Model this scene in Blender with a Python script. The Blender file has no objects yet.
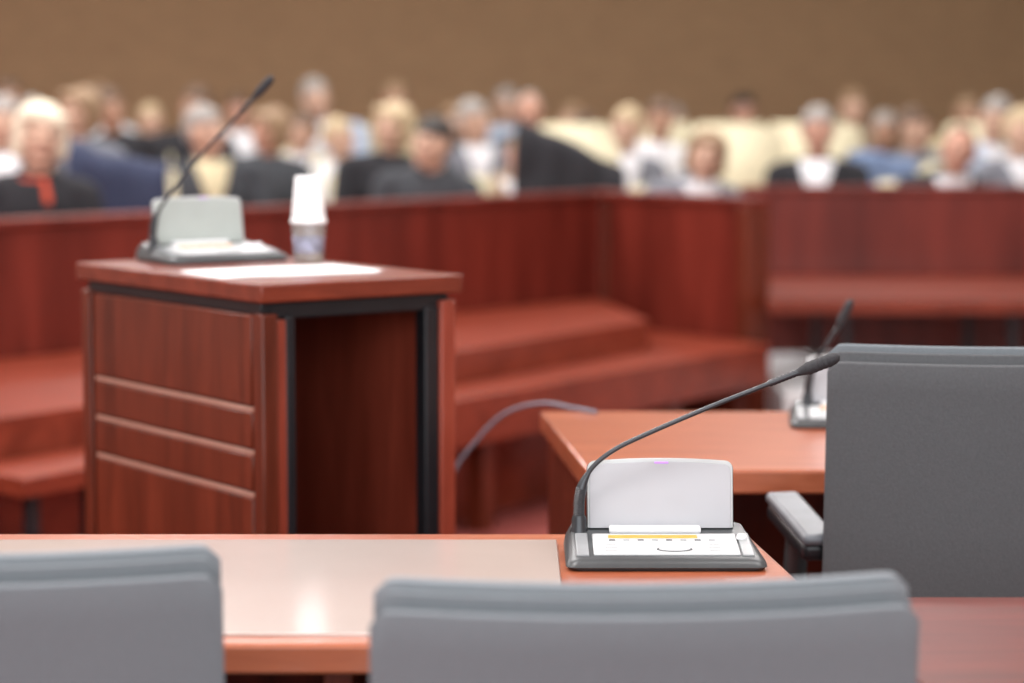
import bpy, bmesh, math, random
from mathutils import Vector, Matrix, noise
random.seed(7)
COL = bpy.context.scene.collection
scene = bpy.context.scene
try:
    scene.view_settings.view_transform = 'Standard'
    scene.view_settings.look = 'None'
except Exception:
    pass

# ------------------------------------------------------------ materials
def new_mat(name):
    m = bpy.data.materials.new(name); m.use_nodes = True
    nt = m.node_tree
    return m, nt, nt.nodes['Principled BSDF']

def plain(name, col, rough=0.5, metal=0.0, var=0.12, scale=30.0, bump=0.0, coat=0.0, spec=0.5, emit=0.0):
    m, nt, b = new_mat(name)
    tc = nt.nodes.new('ShaderNodeTexCoord')
    nz = nt.nodes.new('ShaderNodeTexNoise'); nz.inputs['Scale'].default_value = scale
    nz.inputs['Detail'].default_value = 4
    nt.links.new(tc.outputs['Object'], nz.inputs['Vector'])
    r = nt.nodes.new('ShaderNodeValToRGB')
    r.color_ramp.elements[0].position = 0.3; r.color_ramp.elements[1].position = 0.7
    r.color_ramp.elements[0].color = tuple(c*(1-var) for c in col)+(1,)
    r.color_ramp.elements[1].color = tuple(min(1, c*(1+var)) for c in col)+(1,)
    nt.links.new(nz.outputs['Fac'], r.inputs['Fac'])
    nt.links.new(r.outputs['Color'], b.inputs['Base Color'])
    b.inputs['Roughness'].default_value = rough
    b.inputs['Metallic'].default_value = metal
    b.inputs['Coat Weight'].default_value = coat
    b.inputs['Coat Roughness'].default_value = 0.13
    b.inputs['Specular IOR Level'].default_value = spec
    if emit > 0:
        b.inputs['Emission Color'].default_value = col+(1,)
        b.inputs['Emission Strength'].default_value = emit
    if bump > 0:
        bp = nt.nodes.new('ShaderNodeBump'); bp.inputs['Strength'].default_value = bump
        bp.inputs['Distance'].default_value = 0.002
        nt.links.new(nz.outputs['Fac'], bp.inputs['Height'])
        nt.links.new(bp.outputs['Normal'], b.inputs['Normal'])
    return m

def wood(name, c1, c2, rough=0.32, coat=0.3, sc=(2.0, 2.0, 22.0), coatr=0.1, spec=0.5):
    m, nt, b = new_mat(name)
    tc = nt.nodes.new('ShaderNodeTexCoord')
    mp = nt.nodes.new('ShaderNodeMapping'); mp.inputs['Scale'].default_value = sc
    nz = nt.nodes.new('ShaderNodeTexNoise'); nz.inputs['Scale'].default_value = 3.0
    nz.inputs['Detail'].default_value = 8; nz.inputs['Roughness'].default_value = 0.6
    nz.inputs['Distortion'].default_value = 0.6
    nt.links.new(tc.outputs['Object'], mp.inputs['Vector'])
    nt.links.new(mp.outputs['Vector'], nz.inputs['Vector'])
    r = nt.nodes.new('ShaderNodeValToRGB')
    r.color_ramp.elements[0].position = 0.32; r.color_ramp.elements[1].position = 0.7
    r.color_ramp.elements[0].color = c1+(1,); r.color_ramp.elements[1].color = c2+(1,)
    nt.links.new(nz.outputs['Fac'], r.inputs['Fac'])
    nt.links.new(r.outputs['Color'], b.inputs['Base Color'])
    b.inputs['Roughness'].default_value = rough
    b.inputs['Coat Weight'].default_value = coat
    b.inputs['Coat Roughness'].default_value = coatr
    b.inputs['Specular IOR Level'].default_value = spec
    return m

M_mah = wood('mahogany_side', (0.070, 0.013, 0.006), (0.158, 0.030, 0.014), sc=(9, 9, 1.0), coat=.08, spec=.25)
M_mahH = wood('mahogany_flat', (0.115, 0.019, 0.009), (0.20, 0.036, 0.017), sc=(2, 9, 9), coat=0.15, spec=.25)
M_inner_lit = wood('mahogany_inner_lit', (0.19, 0.033, 0.018), (0.32, 0.060, 0.034), sc=(9, 9, 1.0), coat=.05, spec=.3)  # same mahogany, lightened to put light into the shaded lectern interior
M_bar = wood('barrier_wood', (0.085, 0.011, 0.007), (0.185, 0.027, 0.017), sc=(4, 4, 0.4), coat=0.04, rough=.34, spec=.22)
M_bench = wood('bench_wood', (0.145, 0.024, 0.012), (0.265, 0.050, 0.026), sc=(1.2, 5, 5), coat=0.06, rough=.30, spec=.22)
M_desk = wood('desk_wood', (0.30, 0.074, 0.030), (0.43, 0.125, 0.054), sc=(1.5, 12, 12), coat=0.35)
M_deskred = wood('desk_red_wood', (0.075, 0.012, 0.008), (0.13, 0.022, 0.014), sc=(1.5, 12, 12), coat=0.0, rough=.35, spec=.10)
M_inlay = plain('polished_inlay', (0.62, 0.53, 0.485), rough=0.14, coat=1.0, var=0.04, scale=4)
M_black = plain('black_metal', (0.014, 0.014, 0.017), rough=0.4, metal=0.3)
M_groove_hl = plain('groove_highlight', (0.46, 0.25, 0.19), rough=0.3)  # bevel highlights along the lectern grooves, painted as pale strips
M_fab = plain('grey_fabric', (0.152, 0.169, 0.184), rough=0.9, scale=420, var=0.07, bump=0.12, spec=.2)
M_fab2 = plain('grey_fabric_light', (0.205, 0.226, 0.244), rough=0.9, scale=420, var=0.06, bump=0.12, spec=.2)
M_fabD = plain('grey_fabric_dark', (0.092, 0.095, 0.101), rough=0.9, scale=420, var=0.10, bump=0.2, spec=.2)
M_plas = plain('dark_plastic', (0.045, 0.051, 0.054), rough=0.35)
M_plas2 = plain('grey_plastic', (0.26, 0.275, 0.285), rough=0.35)
M_pad = plain('arm_pad_plastic', (0.105, 0.115, 0.13), rough=0.4)
M_silver = plain('silver_panel', (0.54, 0.56, 0.57), rough=0.35, var=0.04)
M_flap = plain('flap_plastic', (0.46, 0.48, 0.48), rough=0.4, var=0.03)
M_white = plain('white_plastic', (0.76, 0.78, 0.80), rough=0.3, var=0.03)
M_orange = plain('orange_strip', (0.85, 0.36, 0.05), rough=0.4, var=0.1)
M_lilac = plain('lilac_lamp', (0.40, 0.2, 0.60), rough=0.4, emit=0.3)
M_paper = plain('paper', (0.86, 0.86, 0.86), rough=0.7, var=0.03)
M_cup = plain('white_cup', (0.85, 0.86, 0.87), rough=0.45, var=0.03)
M_cable = plain('grey_cable', (0.17, 0.19, 0.24), rough=0.5)
M_cream = plain('cream_upholstery', (0.66, 0.60, 0.42), rough=0.8, var=0.06)
M_neck = plain('gooseneck_metal', (0.045, 0.047, 0.052), rough=0.35, metal=0.5)
M_foam = plain('mic_grille', (0.02, 0.02, 0.024), rough=0.6, scale=900, var=0.6, bump=0.8)

def perforated():
    m, nt, b = new_mat('perforated_grille')
    tc = nt.nodes.new('ShaderNodeTexCoord')
    vo = nt.nodes.new('ShaderNodeTexVoronoi'); vo.inputs['Scale'].default_value = 380
    vo.inputs['Randomness'].default_value = 0.0
    nt.links.new(tc.outputs['Object'], vo.inputs['Vector'])
    r = nt.nodes.new('ShaderNodeValToRGB')
    r.color_ramp.elements[0].position = 0.24; r.color_ramp.elements[1].position = 0.44
    r.color_ramp.elements[0].color = (0.20, 0.20, 0.22, 1); r.color_ramp.elements[1].color = (0.40, 0.405, 0.43, 1)
    nt.links.new(vo.outputs['Distance'], r.inputs['Fac'])
    nt.links.new(r.outputs['Color'], b.inputs['Base Color'])
    b.inputs['Roughness'].default_value = 0.5
    return m
M_perf = perforated()

def glassmat():
    m, nt, b = new_mat('clear_plastic')
    b.inputs['Base Color'].default_value = (0.9, 0.93, 0.97, 1)
    b.inputs['Transmission Weight'].default_value = 0.9
    b.inputs['Roughness'].default_value = 0.06
    b.inputs['IOR'].default_value = 1.2
    return m
M_glass = glassmat()

def brick_wall():
    m, nt, b = new_mat('brick_wall')
    tc = nt.nodes.new('ShaderNodeTexCoord')
    mp = nt.nodes.new('ShaderNodeMapping'); mp.inputs['Rotation'].default_value = (math.radians(90), 0, 0)
    bk = nt.nodes.new('ShaderNodeTexBrick')
    bk.inputs['Scale'].default_value = 4.0
    bk.inputs['Color1'].default_value = (0.365, 0.232, 0.122, 1)
    bk.inputs['Color2'].default_value = (0.315, 0.198, 0.104, 1)
    bk.inputs['Mortar'].default_value = (0.25, 0.165, 0.095, 1)
    bk.inputs['Mortar Size'].default_value = 0.012
    bk.inputs['Row Height'].default_value = 0.25
    nt.links.new(tc.outputs['Object'], mp.inputs['Vector'])
    nt.links.new(mp.outputs['Vector'], bk.inputs['Vector'])
    nt.links.new(bk.outputs['Color'], b.inputs['Base Color'])
    b.inputs['Roughness'].default_value = 0.8
    return m
M_brick = brick_wall()
M_carpet = plain('red_carpet', (0.24, 0.045, 0.036), rough=0.9, scale=60, var=0.2)
M_dais = plain('grey_stone', (0.58, 0.59, 0.60), rough=0.6, scale=8)
M_ceil = plain('ceiling_paint', (0.82, 0.82, 0.81), rough=0.9, var=0.02)
M_plaster = plain('side_wall_paint', (0.40, 0.37, 0.34), rough=0.9, var=0.03)

# ------------------------------------------------------------ helpers
def link(ob, parent=None):
    COL.objects.link(ob)
    if parent is not None:
        ob.parent = parent
    return ob

def obj_from_bm(name, bm, mat, parent=None, loc=(0,0,0), rot=(0,0,0), bevel=0.0, smooth=True, seg=2):
    me = bpy.data.meshes.new(name); bm.normal_update(); bm.to_mesh(me); bm.free()
    ob = bpy.data.objects.new(name, me)
    ob.location = loc; ob.rotation_euler = rot
    if mat: me.materials.append(mat)
    if bevel > 0:
        md = ob.modifiers.new('bevel', 'BEVEL'); md.width = bevel; md.segments = seg
        md.limit_method = 'ANGLE'; md.angle_limit = math.radians(40)
    if smooth:
        for p in me.polygons: p.use_smooth = True
        try: me.set_sharp_from_angle(angle=math.radians(40))
        except Exception: pass
    return link(ob, parent)

def box(name, size, loc, mat, parent=None, rot=(0,0,0), bevel=0.003, seg=2):
    bm = bmesh.new()
    bmesh.ops.create_cube(bm, size=1.0, matrix=Matrix.Diagonal((size[0], size[1], size[2], 1)))
    return obj_from_bm(name, bm, mat, parent, loc, rot, bevel, seg=seg)

def box2(name, x0, x1, y0, y1, z0, z1, mat, parent=None, bevel=0.003):
    return box(name, (x1-x0, y1-y0, z1-z0), ((x0+x1)/2, (y0+y1)/2, (z0+z1)/2), mat, parent, bevel=bevel)

def empty(name, loc, rotz=0, parent=None):
    e = bpy.data.objects.new(name, None); e.empty_display_size = 0.1
    e.location = loc; e.rotation_euler = (0, 0, rotz)
    return link(e, parent)

def tag(ob, label, category, group=None):
    ob['label'] = label; ob['category'] = category
    if group: ob['group'] = group
    return ob

def prism(name, pts, z0, z1, mat, parent=None, bevel=0.004, origin=None):
    if origin is None:
        cx = sum(p[0] for p in pts)/len(pts); cy = sum(p[1] for p in pts)/len(pts)
    else: cx, cy = origin
    bm = bmesh.new()
    lo = [bm.verts.new((p[0]-cx, p[1]-cy, 0)) for p in pts]
    hi = [bm.verts.new((p[0]-cx, p[1]-cy, z1-z0)) for p in pts]
    bm.faces.new(lo[::-1]); bm.faces.new(hi)
    n = len(pts)
    for i in range(n):
        bm.faces.new((lo[i], lo[(i+1) % n], hi[(i+1) % n], hi[i]))
    bmesh.ops.recalc_face_normals(bm, faces=bm.faces)
    return obj_from_bm(name, bm, mat, parent, (cx, cy, z0), bevel=bevel)

def catmull(pts, sub=8):
    P = [Vector(p) for p in pts]; P = [P[0]*2-P[1]]+P+[P[-1]*2-P[-2]]
    out = []
    for i in range(1, len(P)-2):
        for s in range(sub):
            t = s/sub
            out.append(0.5*((2*P[i])+(P[i+1]-P[i-1])*t+(2*P[i-1]-5*P[i]+4*P[i+1]-P[i+2])*t*t+(3*P[i]-P[i-1]-3*P[i+1]+P[i+2])*t**3))
    out.append(P[-2]); return out

def tube_bm(pts, radii, seg=12):
    bm = bmesh.new(); n = len(pts); rings = []
    for i, p in enumerate(pts):
        a = pts[max(0, i-1)]; b = pts[min(n-1, i+1)]
        d = (b-a).normalized()
        up = Vector((0.123, 0.98, 0.05)).normalized()
        x = d.cross(up).normalized(); y = d.cross(x).normalized()
        r = radii(i/(n-1)) if callable(radii) else radii
        rings.append([bm.verts.new(p+x*r*math.cos(2*math.pi*k/seg)+y*r*math.sin(2*math.pi*k/seg)) for k in range(seg)])
    for i in range(n-1):
        for k in range(seg):
            bm.faces.new((rings[i][k], rings[i][(k+1) % seg], rings[i+1][(k+1) % seg], rings[i+1][k]))
    bm.faces.new(rings[0][::-1]); bm.faces.new(rings[-1])
    bmesh.ops.recalc_face_normals(bm, faces=bm.faces)
    return bm

def lathe_bm(prof, seg=32):
    bm = bmesh.new(); rings = []
    for r, z in prof:
        rings.append([bm.verts.new((r*math.cos(2*math.pi*k/seg), r*math.sin(2*math.pi*k/seg), z)) for k in range(seg)])
    for i in range(len(prof)-1):
        for k in range(seg):
            bm.faces.new((rings[i][k], rings[i][(k+1) % seg], rings[i+1][(k+1) % seg], rings[i+1][k]))
    bm.faces.new(rings[0][::-1]); bm.faces.new(rings[-1])
    bmesh.ops.recalc_face_normals(bm, faces=bm.faces)
    return bm

# ------------------------------------------------------------ room
def struct(ob): ob['kind'] = 'structure'; return ob
struct(box2('floor', -8, 4.5, -5, 21, -0.1, 0.0, M_carpet, bevel=0))
struct(box2('wall_back', -8, 4.5, 21, 21.2, 0, 5.0, M_brick, bevel=0))
struct(box2('wall_right', 4.5, 4.7, -5, 21.2, 0, 5.0, M_plaster, bevel=0))
struct(box2('wall_left', -8.2, -8, -5, 21.2, 0, 5.0, M_plaster, bevel=0))
struct(box2('ceiling', -8.2, 4.7, -5, 21.2, 5.0, 5.1, M_ceil, bevel=0))
struct(box2('baseboard_back', -8, 4.5, 20.97, 21.0, 0, 0.12, M_mah, bevel=0))
dais = struct(prism('floor', [(0.95, 8.35), (4.5, 8.35), (4.5, 9.74), (0.95, 9.74)], 0, 0.25, M_dais))

M_lamp, nt, b = new_mat('lamp_diffuser')
b.inputs['Emission Color'].default_value = (1, 0.99, 0.98, 1); b.inputs['Emission Strength'].default_value = 3.0
for ly in (1.5, 5.8, 10.1, 14.4):
    for lx in (-5.5, -1.8, 2.0):
        e = empty('ceiling_lamp', (lx, ly, 5.0))
        tag(e, 'rectangular white luminous panel set into the ceiling', 'ceiling lamp', 'ceiling light panels')
        box('lamp_frame', (1.9, 0.9, 0.04), (0, 0, -0.02), M_white, e)
        box('diffuser', (1.8, 0.8, 0.02), (0, 0, -0.045), M_lamp, e, bevel=0)
        L = bpy.data.lights.new('ceiling_light', 'AREA'); L.shape = 'RECTANGLE'; L.size = 1.8; L.size_y = 0.8
        L.energy = 150 if lx < 1 else 118; L.color = (1, 0.99, 0.975)
        lo = bpy.data.objects.new('ceiling_light', L); lo.location = (0, 0, -0.07); link(lo, e)
L = bpy.data.lights.new('front_fill_light', 'AREA'); L.shape = 'RECTANGLE'; L.size = 8; L.size_y = 3  # unseen fill added behind the camera for front faces and lectern interior
L.energy = 380; L.color = (0.95, 0.985, 1.0)
lo = bpy.data.objects.new('front_fill_light', L); lo.location = (0.3, -4.5, 2.6)
lo.rotation_euler = (math.radians(82), 0, 0); link(lo)
w = bpy.data.worlds.new('world'); scene.world = w; w.use_nodes = True
w.node_tree.nodes['Background'].inputs['Color'].default_value = (0.90, 0.96, 1, 1)
w.node_tree.nodes['Background'].inputs['Strength'].default_value = 1.0

# ------------------------------------------------------------ near desk
d1 = empty('desk', (-0.3, 2.57, 0)); tag(d1, 'long polished reddish wooden desk with glossy inlaid writing surface', 'desk')
def loc1(pts): return [(x+0.3, y-2.57) for x, y in pts]
prism('desk_top', loc1([(-1.6, 2.877), (0.284, 2.877), (0.343, 2.28), (-1.6, 2.28)]), 0.72, 0.75, M_desk, d1, bevel=0.004, origin=(0, 0))
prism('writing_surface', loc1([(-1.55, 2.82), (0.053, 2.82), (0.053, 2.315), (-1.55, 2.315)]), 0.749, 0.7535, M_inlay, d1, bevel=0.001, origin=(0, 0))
prism('modesty_panel', loc1([(-1.55, 2.85), (0.26, 2.85), (0.26, 2.83), (-1.55, 2.83)]), 0.05, 0.72, M_mah, d1, origin=(0, 0))
for xx in (-1.52, -0.17, 0.25):
    box('leg', (0.03, 0.5, 0.72), (xx+0.3, 0.0, 0.36), M_mah, d1)
# adjoining side desk
d3 = empty('desk', (0.75, 2.26, 0)); tag(d3, 'dark red polished wooden desk beside the grey chairs', 'desk')
prism('desk_top', [(-0.40, 0.27), (0.85, 0.27), (0.85, -0.27), (-0.375, -0.27)], 0.715, 0.745, M_deskred, d3, origin=(0, 0))
for xx in (0.1, 0.8):
    box('leg', (0.03, 0.45, 0.715), (xx, 0, 0.3575), M_mah, d3)
box('modesty_panel', (0.9, 0.02, 0.5), (0.4, 0.23, 0.46), M_mah, d3)

# middle desk
d2 = empty('desk', (0.9, 3.7, 0)); tag(d2, 'orange-brown wooden desk with thick top and dark side panel', 'desk')
prism('desk_top', [(0.047-0.9, 0.33), (0.9, 0.33), (0.9, -0.32), (0.106-0.9, -0.32)], 0.715, 0.75, M_desk, d2, origin=(0, 0))
prism('side_panel', [(0.060-0.9, 0.31), (0.09-0.9, 0.31), (0.145-0.9, -0.29), (0.115-0.9, -0.29)], 0, 0.715, M_mah, d2, origin=(0, 0))
box('side_panel', (0.03, 0.6, 0.715), (0.85, 0, 0.3575), M_mah, d2)
box('modesty_panel', (1.62, 0.02, 0.6), (0.02, 0.29, 0.41), M_mah, d2)

# ------------------------------------------------------------ lectern
lec = empty('lectern', (-0.402, 3.896, 0), math.radians(36))
tag(lec, 'dark mahogany lectern with grooved side panel and black metal frame', 'lectern')
box2('top', -0.181, 0.181, -0.305, 0.310, 0.972, 1.0, M_mahH, lec, bevel=0.003)
sp = box2('side_panel', -0.166, -0.146, -0.295, 0.297, 0.0, 0.955, M_mah, lec)
for z0, z1 in ((0.815, 0.952), (0.750, 0.806), (0.686, 0.741), (0.05, 0.677)):
    box2('raised_field', -0.174, -0.165, -0.262, 0.262, z0, z1, M_mah, sp, bevel=0.003).location -= sp.location
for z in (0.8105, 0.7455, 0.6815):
    box2('groove_highlight_strip', -0.1715, -0.1655, -0.262, 0.262, z-0.004, z+0.002, M_groove_hl, sp, bevel=0.0008).location -= sp.location
box2('edge_post', -0.176, -0.145, 0.272, 0.303, 0.0, 0.955, M_mah, lec)
box2('edge_post', -0.176, -0.150, -0.298, -0.270, 0.0, 0.955, M_mah, lec)
box2('side_panel', 0.146, 0.174, -0.295, 0.295, 0.0, 0.960, M_inner_lit, lec)
box2('back_panel', -0.14, 0.146, 0.255, 0.275, 0.0, 0.950, M_inner_lit, lec)
fr = box2('metal_frame', -0.16, 0.16, -0.285, -0.265, 0.945, 0.972, M_black, lec)
for x0, x1, y0, y1, z0, z1 in ((-0.165, 0.16, 0.265, 0.285, 0.95, 0.972), (-0.170, -0.150, -0.285, 0.285, 0.953, 0.972),
                               (0.150, 0.166, -0.285, 0.285, 0.958, 0.972), (-0.130, -0.114, -0.29, -0.262, 0, 0.95), (0.120, 0.145, -0.29, -0.262, 0, 0.95),
                               (-0.114, 0.120, -0.285, -0.265, 0.03, 0.055)):
    box2('frame_bar', x0, x1, y0, y1, z0, z1, M_black, lec, bevel=0.002)
box2('inner_post', -0.149, -0.130, -0.292, -0.262, 0.0, 0.945, M_inner_lit, lec)

# ------------------------------------------------------------ conference unit
def conf_unit(loc, rotz, neck, label, sc=1.0, perf=None):
    e = empty('conference_microphone', loc, rotz); tag(e, label, 'microphone', 'conference microphone units')
    e.scale = (sc, sc, sc)
    def foot(ix, x0, x1, y0, y1, r, bx):
        pts = []
        for (cx, cy, a0) in ((x1-r, y0+r, -90), (x1-bx-r, y1-r, 0), (x0+r, y1-r, 90), (x0+r, y0+r, 180)):
            for k in range(6):
                a = math.radians(a0+90*k/5); pts.append((cx+r*math.cos(a), cy+r*math.sin(a)))
        return pts
    bm = bmesh.new(); rings = []
    for x0, x1, y0, y1, zf, zb in ((-.105, .109, .003, .143, 0, 0), (-.109, .113, -.001, .147, .004, .006), (-.107, .111, .001, .145, .009, .018), (-.101, .103, .007, .139, .0135, .0305)):
        rings.append([bm.verts.new((x, y, zf+(zb-zf)*(y-y0)/(y1-y0))) for x, y in foot(0, x0, x1, y0, y1, .012, .008)])
    bm.faces.new(rings[0][::-1]); bm.faces.new(rings[-1]); n = len(rings[0])
    for q, r in zip(rings, rings[1:]):
        for i in range(n): bm.faces.new((q[i], q[(i+1) % n], r[(i+1) % n], r[i]))
    bmesh.ops.recalc_face_normals(bm, faces=bm.faces)
    obj_from_bm('housing', bm, M_plas, e)
    al = math.radians(7.3)
    def onslope(name, x, y, sx, sy, sz, mat, dz=0.0, bevel=0.001):
        z = .0135+(y-.007)*0.1288+sz/2-0.001+dz
        return box(name, (sx, sy, sz), (x, y, z), mat, e, rot=(al, 0, 0), bevel=bevel)
    onslope('side_trim', .0925, .052, .013, .080, .003, M_plas2)
    onslope('side_trim', -.090, .052, .014, .080, .003, M_plas2)
    onslope('control_panel', 0.003, .052, .162, .074, .0035, M_silver, bevel=0.0015)
    onslope('orange_strip', -0.010, .075, .100, .0100, .0022, M_orange, dz=.0022, bevel=.0004)
    for i in range(8):
        onslope('button', -0.056+i*0.016, .063, .007, .0035, .0012, M_plas2 if i % 2 else M_plas, dz=.0029, bevel=.0004)
    for i in range(6):
        onslope('button', -0.058+(i//3)*0.115, .026+.011*(i % 3), .014, .0024, .0008, M_plas2, dz=.0029, bevel=.0002)
    for nm, rr, m, h in (('talk_button_ring', 1.0, M_plas, .0008), ('talk_button', .88, M_silver, .0013)):
        bm = lathe_bm([(0.0001, 0), (.020*rr, 0), (.020*rr, h*.6), (.0195*rr, h), (0.0001, h)], 28)
        bmesh.ops.scale(bm, vec=(1, .45 if rr > .9 else .42, 1), verts=bm.verts)
        obj_from_bm(nm, bm, m, e, loc=(0.012, .030, .0188), rot=(al, 0, 0))
    bm = lathe_bm([(0.0001, 0), (.006, 0), (.006, .0025), (.005, .004), (0.0001, .004)], 20)
    obj_from_bm('round_button', bm, M_white, e, loc=(0.090, .072, .0235), rot=(al, 0, 0))
    box('hinge_bar', (.104, .014, .007), (-0.006, .099, .0290), M_white, e, rot=(al, 0, 0), bevel=.002)
    def flap(name, w, h, r, arch, t, mat, loc):
        pts = [(-w/2, 0), (w/2, 0)]
        for k in range(7):
            a_ = math.pi/2*k/6; pts.append((w/2-r+r*math.cos(a_), h-r+r*math.sin(a_)))
        for k in range(1, 8):
            u = 1-2*k/8; pts.append(((w/2-r)*u, h+arch*(1-u*u)))
        for k in range(7):
            a_ = math.pi/2+math.pi/2*k/6; pts.append((-w/2+r+r*math.cos(a_), h-r+r*math.sin(a_)))
        bm = bmesh.new()
        f = [bm.verts.new((x, -t/2, z)) for x, z in pts]; g = [bm.verts.new((x, t/2, z)) for x, z in pts]
        bm.faces.new(f); bm.faces.new(g[::-1]); n = len(pts)
        for i in range(n): bm.faces.new((f[i], g[i], g[(i+1) % n], f[(i+1) % n]))
        bmesh.ops.recalc_face_normals(bm, faces=bm.faces)
        return obj_from_bm(name, bm, mat, e, loc=loc, rot=(math.radians(-10), 0, 0), bevel=.0007)
    flap('speaker_flap', .166, .077, .009, .003, .005, M_flap, (0.001, .114, .028))
    flap('speaker_flap_back', .168, .076, .009, .003, .003, M_plas, (0.001, .118, .0275))
    flap('speaker_grille', .1615, .0730, .008, .003, .002, perf or M_perf, (0.001, .1112, .0282))
    box('indicator_lamp', (.016, .003, .0022), (0.001, .1000, .1055), M_lilac, e, bevel=.0005)
    bm = lathe_bm([(.0105, 0), (.0105, .012), (.0085, .016), (.0085, .026), (.007, .030)], 20)
    obj_from_bm('neck_socket', bm, M_neck, e, loc=(neck[0][0], neck[0][1], neck[0][2]-.016))
    P = catmull(neck, 10)
    P2 = []
    for i in range(len(P)-1):
        P2 += [P[i], (P[i]+P[i+1])/2]
    P2.append(P[-1]); N = len(P2)
    Ls = [0]
    for i in range(1, N): Ls.append(Ls[-1]+(P2[i]-P2[i-1]).length)
    def rad(t):
        i = int(round(t*(N-1))); l = Ls[i]; tot = Ls[-1]
        if l < .045: base = .0062+.0005*(i % 2)
        elif l < .065: base = .0062-(l-.045)/.02*.0034
        elif l < tot-.04: base = .0028
        else: base = .0036+.0006*(i % 2)
        return base
    obj_from_bm('gooseneck', tube_bm(P2, rad), M_neck, e)
    d = (P[-1]-P[-2]).normalized()
    q = Vector((0, 0, 1)).rotation_difference(d).to_euler()
    prof = [(.0042, -.006), (.0056, .000), (.0062, .003)]
    for k in range(5): prof += [(.0074, .006+.006*k), (.0078, .0085+.006*k), (.0070, .0105+.006*k)]
    prof += [(.0068, .038), (.0046, .043), (.0010, .045)]
    obj_from_bm('microphone_head', lathe_bm(prof, 24), M_foam, e, loc=P[-1], rot=q)
    return e

conf_unit((0.170, 2.640, 0.7505), 0,
    [(-.092, .108, .030), (-.092, .108, .048), (-.0910, .108, .066), (-.0860, .108, .084), (-.0740, .108, .102), (-.052, .108, .119), (-.0212, .108, .1345), (.0476, .108, .1645), (.1164, .108, .192), (.1610, .108, .2095)],
    'grey conference microphone unit with speaker flap and long gooseneck bending sideways', 1.01)
conf_unit((-0.468, 4.020, 1.0), math.radians(34),
    [(-.096, .095, .026), (-.096, .095, .050), (-.092, .090, .078), (-.073, .070, .118), (-.043, .035, .172), (-.008, -.012, .228), (.014, -.050, .268), (.019, -.058, .277)],
    'grey conference microphone unit with raised gooseneck standing on the lectern', 1.0, plain('grille_grey_green', (.36, .40, .38), rough=.4, var=.04))
conf_unit((0.550, 3.80, 0.75), math.radians(-6),
    [(-.080, .108, .030), (-.078, .108, .060), (-.07, .104, .090), (-.052, .10, .122), (-.034, .095, .152), (-.030, .094, .160)],
    'grey conference microphone unit on the orange-brown desk beside a grey chair')

# ------------------------------------------------------------ cup, glass, paper, cable
g = empty('drinking_glass', (-0.339, 4.03, 1.0)); tag(g, 'clear plastic drinking cup standing upright on the lectern', 'cup')
obj_from_bm('cup_wall', lathe_bm([(.0235, 0), (.0245, .002), (.0285, .064), (.0295, .066), (.0275, .066), (.0225, .004), (.0001, .004)], 32), M_glass, g)
obj_from_bm('printed_band', lathe_bm([(.0238, .018), (.0262, .044), (.0256, .044), (.0232, .018)], 32), plain('printed_band', (0.40, 0.42, 0.55), rough=.3, var=.7, scale=60), g)
c = empty('paper_cup', (-0.339, 4.03, 1.0665)); tag(c, 'white cup turned upside down on the clear cup', 'cup')
obj_from_bm('cup_wall', lathe_bm([(.0001, .003), (.027, .003), (.0275, 0), (.0300, 0), (.0310, .003), (.0298, .006), (.0285, .007), (.0222, .076), (.021, .078), (.0195, .078), (.019, .075), (.0001, .075)], 36), M_cup, c)
for i, (dx, dy, a) in enumerate(((0, 0, 30), (0.006, 0.01, 35))):
    p = box('paper_sheet', (.270, .165, .0012), (-0.366+dx, 3.800+dy, 1.0008+i*.0014), M_paper, None, rot=(0, 0, math.radians(a)), bevel=0)
    tag(p, 'white paper sheet lying on the lectern top', 'paper', 'papers on the lectern')
cb = obj_from_bm('cable', tube_bm(catmull([(0.14, 3.99, .7535), (0.10, 4.05, .7535), (0.05, 4.20, .742), (-0.01, 4.28, .715), (-0.06, 4.31, .665), (-0.11, 4.33, .59), (-0.17, 4.36, .42), (-0.2, 4.4, .15), (-0.25, 4.45, .006), (-0.5, 4.6, .006)], 10), .0033, 10), M_cable)
tag(cb, 'thin grey cable hanging from the desk towards the lectern', 'cable')

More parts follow.
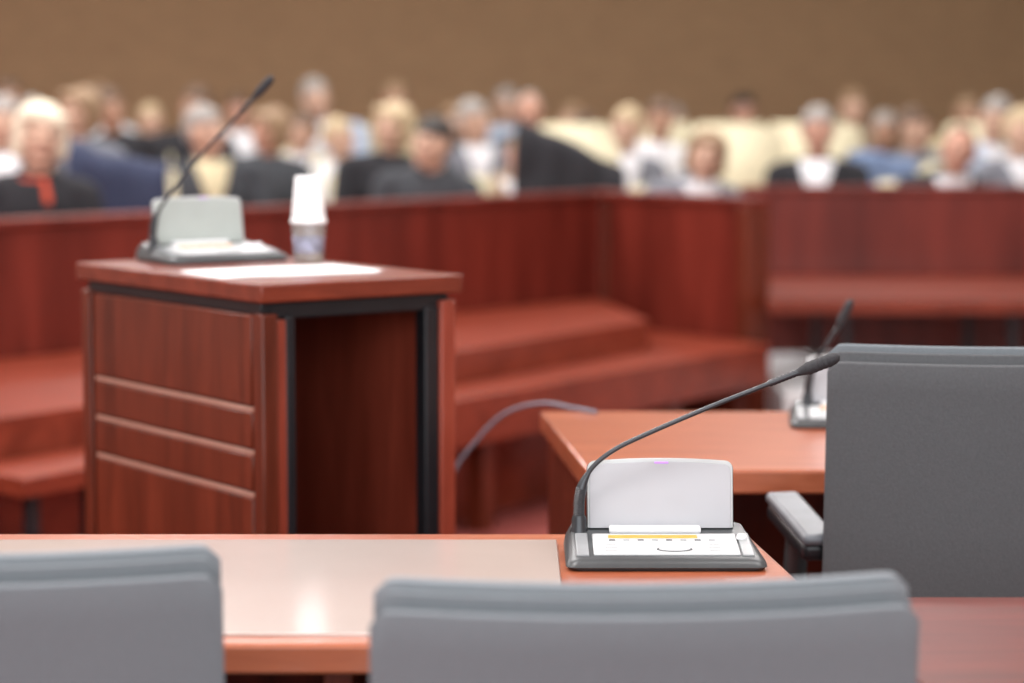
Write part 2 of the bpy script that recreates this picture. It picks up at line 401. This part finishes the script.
# ------------------------------------------------------------ chairs
def office_chair(loc, rotz, wdt, ztop, label, zb=0.48, fabs=(None, None), armz=.675, armp=3, army=0.0, armr=6, arml=.27, roll=0):
    fa = fabs[0] or M_fab; fb = fabs[1] or M_fab2
    e = empty('office_chair', loc, rotz); tag(e, label, 'chair', 'grey swivel chairs')
    def slab(name, w_, z0, z1, y0, th, mat, r=.018, parent=e):
        bm = bmesh.new(); nx, nz = 28, 12; half = w_/2; rows = []
        for j in range(nz+1):
            row = []
            for i in range(nx+1):
                u = -1+2*i/nx; u = math.copysign(abs(u)**0.7, u); x = u*half
                zt = z1+roll*x
                ex = abs(x)-(half-r)
                if ex > 0: zt -= r*(1-math.sqrt(max(0, 1-(ex/r)**2)))*0.7
                z = z0+(zt-z0)*j/nz
                y = y0+0.042*(x/0.22)**2-(z-0.5)*0.12
                row.append(bm.verts.new((x, y, z)))
            rows.append(row)
        for j in range(nz):
            for i in range(nx):
                bm.faces.new((rows[j][i], rows[j][i+1], rows[j+1][i+1], rows[j+1][i]))
        ob = obj_from_bm(name, bm, mat, parent)
        md = ob.modifiers.new('s', 'SOLIDIFY'); md.thickness = th; md.offset = 0
        md = ob.modifiers.new('b', 'BEVEL'); md.width = th*0.2; md.segments = 2; md.limit_method = 'ANGLE'
        return ob
    br = slab('backrest', wdt*0.985, zb, ztop-.008, 0.017, .006, fa)
    slab('rear_panel', wdt, zb, ztop-.020, 0.0, .010, fa, parent=br)
    slab('front_cushion', wdt*0.985, zb+.02, ztop, 0.034, .010, fb, parent=br)
    box('seat', (wdt+.02, .46, .075), (0, .30, .445), fa, e, bevel=.03, seg=4)
    box('seat_pan', (wdt*.8, .36, .02), (0, .30, .40), M_plas, e, bevel=.006)
    for s in (-1, 1):
        xa = s*(wdt/2+.022)
        ar = box('armrest', (.048, arml, .016), (xa, .13+army, armz+.010), M_pad, e, rot=(math.radians(armp), 0, -s*math.radians(armr)), bevel=.0075, seg=5)
        box('armrest_base', (.046, arml-.01, .026), (0, 0, -.018), M_black, ar, bevel=.010, seg=4)
        pts = catmull([(xa, .17, armz-.02), (xa, .22, .58), (xa, .26, .48), (xa-s*.03, .27, .40), (xa-s*.12, .28, .395)], 6)
        obj_from_bm('arm_support', tube_bm(pts, .016), M_plas, e)
    obj_from_bm('back_bracket', tube_bm(catmull([(0, .25, .39), (0, .08, .40), (0, -.0, .47), (0, -.0, .58)], 6), .016), M_plas, e)
    obj_from_bm('pedestal', lathe_bm([(.035, 0), (.035, .12), (.022, .125), (.022, .29), (.05, .30), (.05, .315)], 20), M_plas, e, loc=(0, .30, .08))
    base = obj_from_bm('star_base', lathe_bm([(.05, 0), (.05, .05), (.035, .06)], 20), M_plas, e, loc=(0, .30, .055))
    for k in range(5):
        a = math.radians(72*k+18); dx, dy = math.cos(a), math.sin(a)
        obj_from_bm('leg', tube_bm([Vector((dx*.04, dy*.04, .03)), Vector((dx*.16, dy*.16, .022)), Vector((dx*.28, dy*.28, .012))], lambda t: .020-.008*t), M_plas, base)
        obj_from_bm('caster', lathe_bm([(.020, -.018), (.026, -.014), (.026, .014), (.020, .018)], 18), M_black, base, loc=(dx*.28, dy*.28, -.029), rot=(math.radians(90), 0, a))
    return e

office_chair((0.107, 1.905, 0), math.radians(3), 0.440, 0.888, 'grey fabric swivel chair with layered backrest at the polished desk', armz=.655)
office_chair((-0.470, 2.00, 0), math.radians(3), 0.45, 0.893, 'grey fabric swivel chair with layered backrest at the polished desk', armz=.655)
office_chair((0.638, 3.10, 0), math.radians(-2), 0.46, 0.955, 'tall grey fabric swivel chair with armrests at the orange-brown desk', zb=.50, fabs=(M_fabD, M_fab), armz=.698, armp=8, army=-.010, armr=11, arml=.20)

# ------------------------------------------------------------ barriers and benches
def barrier(name, p0, p1, z1, thick, side, label, post=False):
    P0, P1 = Vector(p0+(0,)), Vector(p1+(0,)); d = (P1-P0); Ln = d.length; ang = math.atan2(d.y, d.x)
    e = empty(name, ((P0+P1)/2), ang); tag(e, label, 'barrier', 'courtroom partitions')
    box2('panel', -Ln/2, Ln/2, 0 if side > 0 else -thick, thick if side > 0 else 0, 0, z1-.03, M_bar, e)
    ya, yb = (-.012, thick+.02) if side > 0 else (-thick-.02, .012)
    box2('top_rail', -Ln/2-.005, Ln/2+.005, ya, yb, z1-.03, z1, M_bar, e, bevel=.006)
    if post:
        box2('end_post', Ln/2-.055, Ln/2+.003, -.020, thick+.02, 0, z1-.03, M_mah, e, bevel=.004)
        box2('corner_strip', -Ln/2+.09, -Ln/2+.115, -.010, .01, 0, z1-.03, M_mah, e, bevel=.003)
    return e
barrier('partition', (-2.9, 5.32), (0.335, 9.25), .925, .06, 1, 'long dark red wooden partition in front of the audience')
barrier('partition', (0.300, 9.345), (0.85, 8.60), .925, .07, 1, 'short dark red wooden partition meeting the long one at an angle', True)
barrier('partition', (0.93, 9.76), (4.45, 9.76), .925, .06, 1, 'straight dark red wooden partition behind the low bench')

pf = prism('bench', [(0.470, 8.24), (-0.156, 7.25), (-1.207, 5.70), (-2.2, 4.24), (-2.93, 5.25), (0.325, 9.20)], 0, .52, M_bench, bevel=.003)
tag(pf, 'raised red wooden tier bench running along the partition', 'bench')
bn = empty('bench', (0.3, 7.7, 0)); tag(bn, 'lower red wooden bench with thick seat in front of the tier', 'bench')
off = lambda pts, o: [(x-o[0], y-o[1]) for x, y in pts]
prism('seat', off([(0.90, 8.40), (-0.147, 6.85), (-0.46, 6.37), (-0.52, 6.70), (-0.149, 7.24), (0.478, 8.24), (0.36, 9.17), (0.80, 8.57)], (.3, 7.7)), .28, .42, M_bench, bn, bevel=.003, origin=(0, 0))
for t in (-.25, 0.1, .4, .7, .95):
    x = -0.147+(0.88+0.147)*t; y = 6.85+(8.42-6.85)*t
    box('leg', (.06, .06, .28), (x-.3-.05, y-7.7+.08, .14), M_mah, bn, rot=(0, 0, math.radians(57)))
bl = empty('bench', (-0.85, 5.9, 0)); tag(bl, 'thin low red wooden bench on slim legs behind the lectern', 'bench')
prism('seat', off([(-0.50, 6.31), (-0.997, 5.55), (-1.10, 5.39), (-1.27, 5.58), (-1.21, 5.68), (-0.56, 6.64)], (-.85, 5.9)), .375, .42, M_bench, bl, bevel=.003, origin=(0, 0))
for x, y in ((-1.10, 5.47), (-.995, 5.62), (-.60, 6.24), (-1.23, 5.60), (-.62, 6.46)):
    box('leg', (.03, .03, .375), (x+.85, y-5.9, .1875), M_black, bl, rot=(0, 0, math.radians(57)))
bb = empty('bench', (2.3, 9.1, 0.25)); tag(bb, 'dark red wooden bench on black legs on the grey dais', 'bench')
prism('seat', [(0.90-2.3, -0.6), (2.0, -0.6), (2.0, 0.55), (1.0-2.3, 0.55)], .27, .32, M_mahH, bb, origin=(0, 0), bevel=.003)
for xx in (-1.1, -.5, .2, .9, 1.6):
    box('leg', (.03, .03, .27), (xx, -.45, .135), M_black, bb); box('leg', (.03, .03, .27), (xx, .4, .135), M_black, bb)

# ------------------------------------------------------------ people
def cap(bm, p0, p1, r0, r1, flat=None):
    p0, p1 = Vector(p0), Vector(p1); d = p1-p0; L = d.length
    q = Vector((0, 0, 1)).rotation_difference(d).to_matrix().to_4x4()
    bmesh.ops.create_cone(bm, cap_ends=True, segments=14, radius1=r0, radius2=r1, depth=L, matrix=Matrix.Translation((p0+p1)/2) @ q)
    for p, r in ((p0, r0), (p1, r1)):
        bmesh.ops.create_icosphere(bm, subdivisions=2, radius=r, matrix=Matrix.Translation(p))
def ell(bm, c, r, rx=0):
    bmesh.ops.create_icosphere(bm, subdivisions=3, radius=1, matrix=Matrix.Translation(c) @ Matrix.Rotation(rx, 4, 'X') @ Matrix.Diagonal((r[0], r[1], r[2], 1)))
def remeshed(name, bm, vox, it=4):
    me = bpy.data.meshes.new(name+'_src'); bm.to_mesh(me); bm.free()
    ob = bpy.data.objects.new(name+'_src', me); COL.objects.link(ob)
    md = ob.modifiers.new('r', 'REMESH'); md.mode = 'VOXEL'; md.voxel_size = vox; md.use_smooth_shade = True
    md = ob.modifiers.new('s', 'SMOOTH'); md.iterations = it; md.factor = .5
    dg = bpy.context.evaluated_depsgraph_get()
    out = bpy.data.meshes.new_from_object(ob.evaluated_get(dg)); out.name = name
    for p in out.polygons: p.use_smooth = True
    bpy.data.objects.remove(ob)
    return out
def mesh_from(name, bm):
    me = bpy.data.meshes.new(name); bm.to_mesh(me); bm.free()
    for p in me.polygons: p.use_smooth = True
    return me

def person_template(drop, fwd, sw, tag_, hx=0.0, turn=0.0, tilt=0.0):
    T = {}
    H = Vector((hx, -.03-fwd, 1.21-drop))
    R = Matrix.Rotation(math.radians(turn), 3, 'Z') @ Matrix.Rotation(math.radians(tilt), 3, 'Y')
    def h(x, y, z): return H + R @ Vector((x, y, z))
    def turned(me):
        for v in me.vertices: v.co = H + R @ (v.co-H)
        return me
    C = Vector((hx*.3, -fwd*.4, .88-drop*.5))
    S = 1.0-drop*.75
    sy = -fwd*.5
    def torso(bm, g):
        ell(bm, (0, 0, .55), (.165+g, .13+g, .12+g)); ell(bm, (0, -fwd*.2, .70-drop*.3), (.145*sw+g, .112+g, .17+g))
        ell(bm, C, (.165*sw+g, .115+g, .19+g))
        for s in (-1, 1): cap(bm, (hx*.4, sy, S+.005), (s*.165*sw, sy, S-.02-hx*s*.3), .06+g, .055+g)
    def arms(bm, g, hand=True):
        for s in (-1, 1):
            sh = (s*.18*sw, sy, S-.025-hx*s*.3); el_ = (s*.225*sw, -.05-fwd*.3, .70-drop*.3); wr = (s*.105, -.27, .655)
            cap(bm, sh, el_, .050+g, .040+g)
            cap(bm, el_, wr if hand else (s*.115, -.255, .656), .038+g, .027+g)
    def hands(bm):
        for s in (-1, 1):
            cap(bm, (s*.10, -.28, .652), (s*.085, -.335, .642), .026, .030)
            base = Vector((s*.082, -.350, .640))
            for k, ln in enumerate((.030, .036, .034, .026)):
                o = Vector(((k-1.5)*.019, 0, 0)); a = base+o
                m_ = a+Vector((s*-.004, -ln, .004)); t_ = m_+Vector((s*-.004, -ln*.75, -.018))
                cap(bm, a, m_, .0085, .008); cap(bm, m_, t_, .008, .007)
            th0 = Vector((s*.060, -.300, .645)); th1 = th0+Vector((-s*.024, -.022, 0)); th2 = th1+Vector((-s*.004, -.028, -.006))
            cap(bm, th0, th1, .011, .0095); cap(bm, th1, th2, .0095, .008)
    def legs(bm, g, shoes=True):
        for s in (-1, 1):
            cap(bm, (s*.09, -.02, .535), (s*.115, -.42, .515), .082+g, .058+g)
            cap(bm, (s*.115, -.42, .515), (s*.115, -.44, .10), .055+g, .038+g)
    def feet(bm, g):
        for s in (-1, 1): cap(bm, (s*.115, -.42, .045+g*.5), (s*.13, -.60, .036+g*.5), .040+g*.5, .032+g*.5)
    bm = bmesh.new(); torso(bm, 0); arms(bm, 0); hands(bm); legs(bm, 0); feet(bm, -.004)
    cap(bm, (hx*.4, sy+.005, S), H+Vector((0, .02, -.07)), .056, .052)
    n0 = len(bm.verts)
    ell(bm, H, (.074, .095, .112)); ell(bm, H+Vector((0, -.030, -.055)), (.056, .060, .060))
    ell(bm, H+Vector((0, -.070, -.095)), (.024, .022, .018))
    cap(bm, H+Vector((0, -.092, .012)), H+Vector((0, -.112, -.026)), .009, .013)
    for s in (-1, 1):
        ell(bm, H+Vector((s*.076, .008, -.01)), (.010, .020, .032)); ell(bm, H+Vector((s*.040, -.066, -.020)), (.024, .022, .020))
        ell(bm, H+Vector((s*.030, -.082, .030)), (.026, .012, .008))
        ell(bm, H+Vector((s*.014, -.100, -.026)), (.010, .010, .008))
    ell(bm, H+Vector((0, -.083, -.060)), (.026, .014, .010))
    bm.verts.ensure_lookup_table()
    for v in list(bm.verts)[n0:]: v.co = H + R @ (v.co-H)
    T['body'] = remeshed('body_'+tag_, bm, .0075, 3)
    bm = bmesh.new(); torso(bm, .013); arms(bm, .013, False)
    ell(bm, (0, 0, .52), (.185, .145, .09)); ell(bm, (hx*.4, sy+.005, S+.045), (.078, .070, .03))
    T['jacket'] = remeshed('jacket_'+tag_, bm, .011, 4)
    bm = bmesh.new(); ell(bm, (0, 0, .545), (.176, .142, .10)); legs(bm, .011)
    T['trousers'] = remeshed('trousers_'+tag_, bm, .012, 3)
    bm = bmesh.new(); feet(bm, .010)
    for s in (-1, 1): cap(bm, (s*.115, -.435, .04), (s*.115, -.435, .10), .046, .046)
    T['shoes'] = remeshed('shoes_'+tag_, bm, .010, 2)
    bm = bmesh.new(); rows = []
    for j in range(13):
        z = C.z-.12+(S+.055-C.z+.12)*j/12; hw = .008+.085*(j/12); row = []
        for i in range(9):
            x = -hw+2*hw*i/8
            y1 = .134*math.sqrt(max(0, 1-(x/.18)**2-((z-C.z)/.21)**2))
            y2 = math.sqrt(max(0, .083**2-(z-S-.005)**2)) if abs(z-S) < .08 else 0
            row.append(bm.verts.new((x+hx*.4, min(C.y-y1, sy-y2-.0)-.004, z)))
        rows.append(row)
    for j in range(12):
        for i in range(8): bm.faces.new((rows[j][i], rows[j][i+1], rows[j+1][i+1], rows[j+1][i]))
    ex = bmesh.ops.extrude_face_region(bm, geom=bm.faces[:])
    bmesh.ops.translate(bm, vec=(0, .02, 0), verts=[v for v in ex['geom'] if isinstance(v, bmesh.types.BMVert)])
    bmesh.ops.recalc_face_normals(bm, faces=bm.faces)
    T['shirt'] = mesh_from('shirt_'+tag_, bm)
    bm = bmesh.new()
    for k in range(10, 20):
        a = math.pi*1.1+math.pi*.8*(k-10)/10; b2 = math.pi*1.1+math.pi*.8*(k-9)/10
        f = lambda a: (0+.066*math.cos(a), sy-.012+.064*math.sin(a), S+.050+.016*math.sin(a))
        cap(bm, f(a), f(b2), .011, .011)
    cap(bm, (0.035, sy-.085, S+.03), (0.048, C.y-.120, S-.045), .012, .016)
    T['scarf'] = remeshed('scarf_'+tag_, bm, .007, 2)
    bm = bmesh.new(); cap(bm, (0, C.y-.128, C.z-.06), (0, sy-.088, S+.035), .016, .010)
    T['tie'] = mesh_from('tie_'+tag_, bm)
    def haircap(bm, grow, low, front):
        r = bmesh.ops.create_icosphere(bm, subdivisions=4, radius=1)
        for v in r['verts']:
            d = v.co.copy(); n = noise.noise(d*4+Vector((drop*50, turn, 0)))*.09+noise.noise(d*11)*.04
            p = Vector((d.x*(.078+grow), d.y*(.098+grow)+.008, d.z*(.115+grow)+.006))*(1+n)
            if (d.y < .15 and d.z < front + .25*max(0, d.y+.2)) or d.z < low: p = Vector((d.x*.05, d.y*.06, d.z*.07))
            v.co = H+p
    bm = bmesh.new(); haircap(bm, .012, -.45, .36); T['hair_short'] = turned(mesh_from('hair_short_'+tag_, bm))
    bm = bmesh.new(); haircap(bm, .004, -.5, .80); T['hair_thin'] = turned(mesh_from('hair_thin_'+tag_, bm))
    bm = bmesh.new()
    ell(bm, H+Vector((0, .030, .026)), (.098, .105, .108)); ell(bm, H+Vector((0, .055, -.04)), (.092, .065, .09))
    for s in (-1, 1): cap(bm, H+Vector((s*.074, -.02, .045)), H+Vector((s*.076, .005, -.065)), .026, .030)
    cap(bm, H+Vector((-.05, -.065, .075)), H+Vector((.06, -.055, .065)), .032, .030)
    cap(bm, H+Vector((.05, -.065, .055)), H+Vector((.072, -.045, .02)), .022, .018)
    T['hair_long'] = turned(remeshed('hair_long_'+tag_, bm, .009, 3))
    bm = bmesh.new(); bmesh.ops.create_icosphere(bm, subdivisions=2, radius=.0105); T['eye'] = mesh_from('eye', bm)
    bm = bmesh.new(); ell(bm, (0, 0, 0), (.024, .007, .0065)); T['lips'] = mesh_from('lips', bm)
    T['EL'] = h(-.030, -.0835, .008); T['ER'] = h(.030, -.0835, .008); T['LP'] = h(0, -.095, -.060)
    T['top'] = 1.325-drop; T['turn'] = math.radians(turn)
    for k, me in T.items():
        if isinstance(me, bpy.types.Mesh):
            me.materials.clear(); me.materials.append(M_white)
    return T
TU = person_template(0.0, 0.0, 1.12, 'upright', 0, 8, 0)
TV = person_template(0.03, 0.03, 1.14, 'tilted', -.045, 35, -9)
TW = person_template(0.02, 0.01, 1.10, 'turned', .03, -42, 7)
TF = person_template(0.02, 0.02, 0.96, 'slim', .02, 6, 4)
TS = person_template(0.10, 0.09, 1.07, 'leaning', .04, -25, 10)

_mc = {}
def cloth(col, rough=.85):
    k = (col, rough)
    if k not in _mc: _mc[k] = plain('cloth_%d' % len(_mc), col, rough=rough, var=.15, scale=40)
    return _mc[k]
M_eye = plain('eye_dark', (.03, .025, .02), rough=.2)
M_lip = plain('lip', (.42, .17, .13), rough=.5)

def put(name, me, mat, parent, loc=(0, 0, 0)):
    ob = bpy.data.objects.new(name, me); ob.location = loc; link(ob, parent)
    ob.material_slots[0].link = 'OBJECT'; ob.material_slots[0].material = mat
    return ob

def make_seat():
    parts = []
    bm = bmesh.new(); bmesh.ops.create_cube(bm, size=1, matrix=Matrix.Translation((0, -.03, .41)) @ Matrix.Diagonal((.48, .44, .08, 1)))
    bmesh.ops.bevel(bm, geom=bm.edges[:], offset=.025, segments=3, affect='EDGES'); parts.append(('seat', mesh_from('aud_seat', bm), M_cream))
    bm = bmesh.new(); bmesh.ops.create_cube(bm, size=1, matrix=Matrix.Translation((0, .245, .70)) @ Matrix.Rotation(math.radians(-5), 4, 'X') @ Matrix.Diagonal((.46, .07, .56, 1)))
    bmesh.ops.bevel(bm, geom=bm.edges[:], offset=.025, segments=3, affect='EDGES'); parts.append(('backrest', mesh_from('aud_back', bm), M_cream))
    for s in (-1, 1):
        for y in (-.2, .2):
            bm = bmesh.new(); bmesh.ops.create_cube(bm, size=1, matrix=Matrix.Translation((s*.2, y, .19)) @ Matrix.Diagonal((.035, .035, .38, 1)))
            parts.append(('leg', mesh_from('aud_leg', bm), M_black))
    for n, me, m in parts: me.materials.append(m)
    return parts
SEAT = make_seat()
def seat(x, y, rot, s, occupied):
    e = empty('audience_chair', (x, y, 0), rot); e.scale = (1, 1, s)
    tag(e, 'cream upholstered audience chair with a seated person' if occupied else 'cream upholstered audience chair standing empty', 'chair', 'audience chairs')
    for n, me, m in SEAT:
        ob = bpy.data.objects.new(n, me); link(ob, e)
    return e

SK1 = plain('skin_light', (.58, .37, .27), rough=.55, var=.08, scale=12)
SK2 = plain('skin_tan', (.42, .24, .16), rough=.55, var=.08, scale=12)
SK3 = plain('skin_ruddy', (.52, .28, .20), rough=.55, var=.08, scale=12)
BLACK = (.012, .012, .016); NAVY = (.02, .028, .065); DGREY = (.04, .045, .053); WHITE = (.74, .75, .78)
LBLUE = (.40, .48, .60); CREAMC = (.60, .53, .34); GREY = (.17, .18, .21); TAN = (.34, .25, .17)
H_BLOND = (.50, .39, .24); H_WHITE = (.78, .71, .55); H_GREY = (.30, .28, .26); H_BROWN = (.11, .065, .04); H_DARK = (.025, .020, .017); H_SAND = (.27, .175, .10)
PPL = [
 (37, 103, 8.9, TF, 8, SK1, 'hair_long', H_WHITE, BLACK, None, 'scarf', 'seated person with white-blonde bob, black coat and red scarf'),
 (5, 97, 11.5, TU, 10, SK1, 'hair_short', H_GREY, DGREY, WHITE, None, 'seated person with grey hair and dark grey jacket'),
 (12, 80, 16.5, TU, 5, SK2, 'hair_short', H_BROWN, GREY, None, None, 'seated person with brown hair and grey top'),
 (45, 98, 15.5, TV, 5, SK2, 'hair_short', H_GREY, BLACK, WHITE, None, 'seated person with grey hair, black suit and white shirt'),
 (75, 88, 12.9, TW, 12, SK1, 'hair_long', H_SAND, GREY, None, None, 'seated person with sandy hair and grey top'),
 (100, 84, 17.6, TU, 5, SK3, 'hair_short', H_SAND, WHITE, None, None, 'seated person with sandy hair and white top'),
 (122, 88, 14.3, TV, -8, SK2, 'hair_short', H_BROWN, BLACK, None, None, 'seated person with short brown hair in black clothes'),
 (152, 104, 16.8, TU, 8, SK1, 'hair_short', H_BLOND, CREAMC, None, None, 'seated person with fair hair and cream top'),
 (192, 87, 15.3, TW, 14, SK2, 'hair_short', H_BROWN, BLACK, None, None, 'seated person with brown hair in a dark suit'),
 (213, 106, 11.6, TV, 18, SK1, 'hair_short', H_GREY, DGREY, CREAMC, None, 'seated person in dark jacket over pale yellow shirt'),
 (240, 94, 17.2, TU, 0, SK3, 'hair_short', H_BROWN, WHITE, None, None, 'seated person with brown hair and white shirt'),
 (266, 108, 12.8, TW, -6, SK3, 'hair_long', H_SAND, DGREY, None, None, 'seated person with sandy hair in dark grey clothes'),
 (296, 112, 14.6, TS, 6, SK1, 'hair_short', H_BROWN, CREAMC, WHITE, None, 'seated person leaning with brown hair and cream jacket'),
 (327, 79, 16.5, TV, -12, SK1, 'hair_short', H_GREY, LBLUE, WHITE, None, 'seated person with grey hair and pale blue shirt'),
 (346, 118, 13.4, TV, 10, SK1, 'hair_short', H_BLOND, WHITE, None, None, 'seated person with fair hair and white shirt'),
 (385, 103, 12.2, TW, 18, SK1, 'hair_long', H_BLOND, BLACK, None, None, 'seated person with blonde hair in black clothes'),
 (397, 82, 17.3, TU, -4, SK2, 'hair_short', H_SAND, CREAMC, None, None, 'seated person with sandy hair and cream top'),
 (430, 117, 11.2, TS, -12, SK1, 'hair_short', H_DARK, DGREY, None, None, 'seated person leaning forward with dark hair and grey coat'),
 (455, 105, 16.0, TU, -4, SK1, 'hair_long', H_SAND, GREY, None, None, 'seated person with sandy hair and grey top'),
 (480, 100, 14.2, TV, 12, SK1, 'hair_short', H_GREY, GREY, WHITE, None, 'seated person with grey hair and grey jacket'),
 (507, 88, 18.0, TU, 0, SK1, 'hair_short', H_GREY, LBLUE, None, None, 'seated person with grey hair and light blue top'),
 (530, 92, 15.4, TU, -8, SK3, 'hair_thin', H_GREY, BLACK, WHITE, None, 'seated balding person in black suit and white shirt'),
 (507, 134, 12.3, TS, 20, SK3, 'hair_short', H_SAND, TAN, WHITE, None, 'seated person leaning forward with reddish face and tan jacket'),
 (572, 104, 17.0, TU, 4, SK1, 'hair_short', H_SAND, WHITE, None, None, 'seated person with sandy hair and white top'),
 (592, 112, 15.8, TV, 4, SK2, 'hair_short', H_BROWN, DGREY, WHITE, None, 'seated person with brown hair, dark jacket and white shirt'),
 (620, 107, 13.0, TW, 8, SK1, 'hair_short', H_BLOND, GREY, WHITE, None, 'seated person with fair hair, grey jacket and white shirt'),
 (655, 99, 14.4, TF, 8, SK2, 'hair_short', H_BROWN, WHITE, None, None, 'seated person with brown hair and white top'),
 (672, 106, 17.3, TU, 8, SK2, 'hair_short', H_GREY, WHITE, None, None, 'seated person with grey hair and white top'),
 (690, 130, 11.2, TS, 14, SK1, 'hair_long', H_SAND, GREY, WHITE, None, 'seated person leaning with sandy hair, grey jacket, pale shirt'),
 (742, 95, 17.5, TU, 0, SK3, 'hair_short', H_DARK, BLACK, None, None, 'seated person with dark hair in black clothes'),
 (817, 107, 11.9, TU, -10, SK3, 'hair_short', H_GREY, BLACK, WHITE, None, 'seated person in black suit and open white shirt'),
 (847, 90, 17.0, TF, 6, SK1, 'hair_short', H_SAND, TAN, None, None, 'seated person with sandy hair and tan top'),
 (882, 112, 15.5, TU, 6, SK2, 'hair_short', H_GREY, NAVY, None, None, 'seated person with grey hair and navy top'),
 (940, 125, 11.4, TS, 12, SK3, 'hair_thin', H_BROWN, BLACK, WHITE, 'tie', 'seated person in black suit, white shirt and dark tie'),
 (915, 108, 14.0, TV, 12, SK1, 'hair_short', H_BROWN, GREY, None, None, 'seated person with brown hair and grey jumper'),
 (985, 97, 13.2, TW, 26, SK1, 'hair_short', H_GREY, LBLUE, WHITE, None, 'seated person with grey hair and light blue jacket'),
 (1012, 108, 12.0, TF, 20, SK1, 'hair_short', H_BLOND, GREY, WHITE, None, 'seated person with blonde hair, grey jacket and white top'),
 (965, 97, 16.5, TU, 4, SK2, 'hair_short', H_SAND, CREAMC, None, None, 'seated person with sandy hair and cream top'),
]
for (px, pt, Y, T, yaw, skin, hs, hc, jc, sc_, extra, label) in PPL:
    X = (px-512)*Y/2418.0
    s = (1.27-(pt-100)*Y/2418.0)/(T['top']+.008)
    rot = math.radians(yaw)
    body = put('person', T['body'], skin, None, (X, Y, 0.002)); body.rotation_euler = (0, 0, rot); body.scale = (s*1.05, s*1.03, s)
    tag(body, label, 'person', 'seated audience')
    put('hair', T[hs], cloth(hc, .6), body)
    put('jacket', T['jacket'], cloth(jc), body)
    put('trousers', T['trousers'], cloth(DGREY if jc != BLACK else BLACK), body)
    put('shoes', T['shoes'], cloth(BLACK, .4), body)
    if sc_: put('shirt', T['shirt'], cloth(sc_), body)
    if extra == 'scarf': put('scarf', T['scarf'], cloth((.52, .07, .03)), body)
    if extra == 'tie': put('tie', T['tie'], cloth((.05, .05, .12)), body)
    put('eye', T['eye'], M_eye, body, T['EL']); put('eye', T['eye'], M_eye, body, T['ER'])
    lp = put('lips', T['lips'], M_lip, body, T['LP']); lp.rotation_euler = (0, 0, T['turn'])
    seat(X, Y, rot, s*.97, True)
for x, y in ((.38, 14.5), (1.22, 12.7), (1.28, 14.0), (1.4, 15.2), (1.88, 15.4), (2.95, 15.0), (-3.0, 13.8), (0.98, 16.0), (2.5, 18.8), (3.5, 14.6), (1.85, 14.2)):
    seat(x, y, 0, 1.15, False)

def coat(x, y, mat, slope, wd, label, z=1.10):
    seat(x, y, 0, (z)/1.0, False)
    bm = bmesh.new(); nx, nz = 20, 24; rows = []
    for j in range(nz+1):
        t = j/nz; row = []
        for i in range(nx+1):
            u = -1+2*i/nx
            ang = (t-.5)*2
            top = z+.035-slope*(u+1)*.5
            if abs(ang) < .22:
                yy = .245+ang/.22*.075; zz = top+.02*math.cos(ang/.22*math.pi/2)
            else:
                k = (abs(ang)-.22)/.78; yy = .245+math.copysign(.075+.035*k, ang); zz = top-k*(.55+.08*math.sin(u*3))
            n = noise.noise(Vector((u*2.2, t*3, x)))*.05
            row.append(bm.verts.new((u*wd/2*(1+.1*abs(ang)), yy+math.copysign(abs(n), ang), zz+n*.5)))
        rows.append(row)
    for j in range(nz):
        for i in range(nx): bm.faces.new((rows[j][i], rows[j][i+1], rows[j+1][i+1], rows[j+1][i]))
    ob = obj_from_bm('coat', bm, mat, None, (x, y, 0))
    md = ob.modifiers.new('s', 'SOLIDIFY'); md.thickness = .02; md.offset = 1
    md = ob.modifiers.new('ss', 'SUBSURF'); md.levels = 1; md.render_levels = 1
    tag(ob, label, 'coat')
coat(.27, 11.0, cloth(BLACK), .24, .50, 'black coat draped over the back of a cream chair', 1.12)
coat(-1.66, 10.05, cloth(NAVY), .10, .42, 'navy blue coat draped over the back of a chair', 1.02)
coat(2.00, 12.9, cloth((.14, .20, .33)), .05, .36, 'mid blue jacket draped over the back of a cream chair', 0.93)

# ------------------------------------------------------------ camera
cam = bpy.data.cameras.new('camera'); co = bpy.data.objects.new('camera', cam); link(co)
cam.sensor_width = 36; cam.lens = 85.0
co.location = (0, 0, 1.27)
co.rotation_euler = (math.radians(90-5.7), 0, 0)
cam.dof.use_dof = True; cam.dof.focus_distance = 2.78; cam.dof.aperture_fstop = 3.0
cam.clip_start = 0.05
scene.camera = co
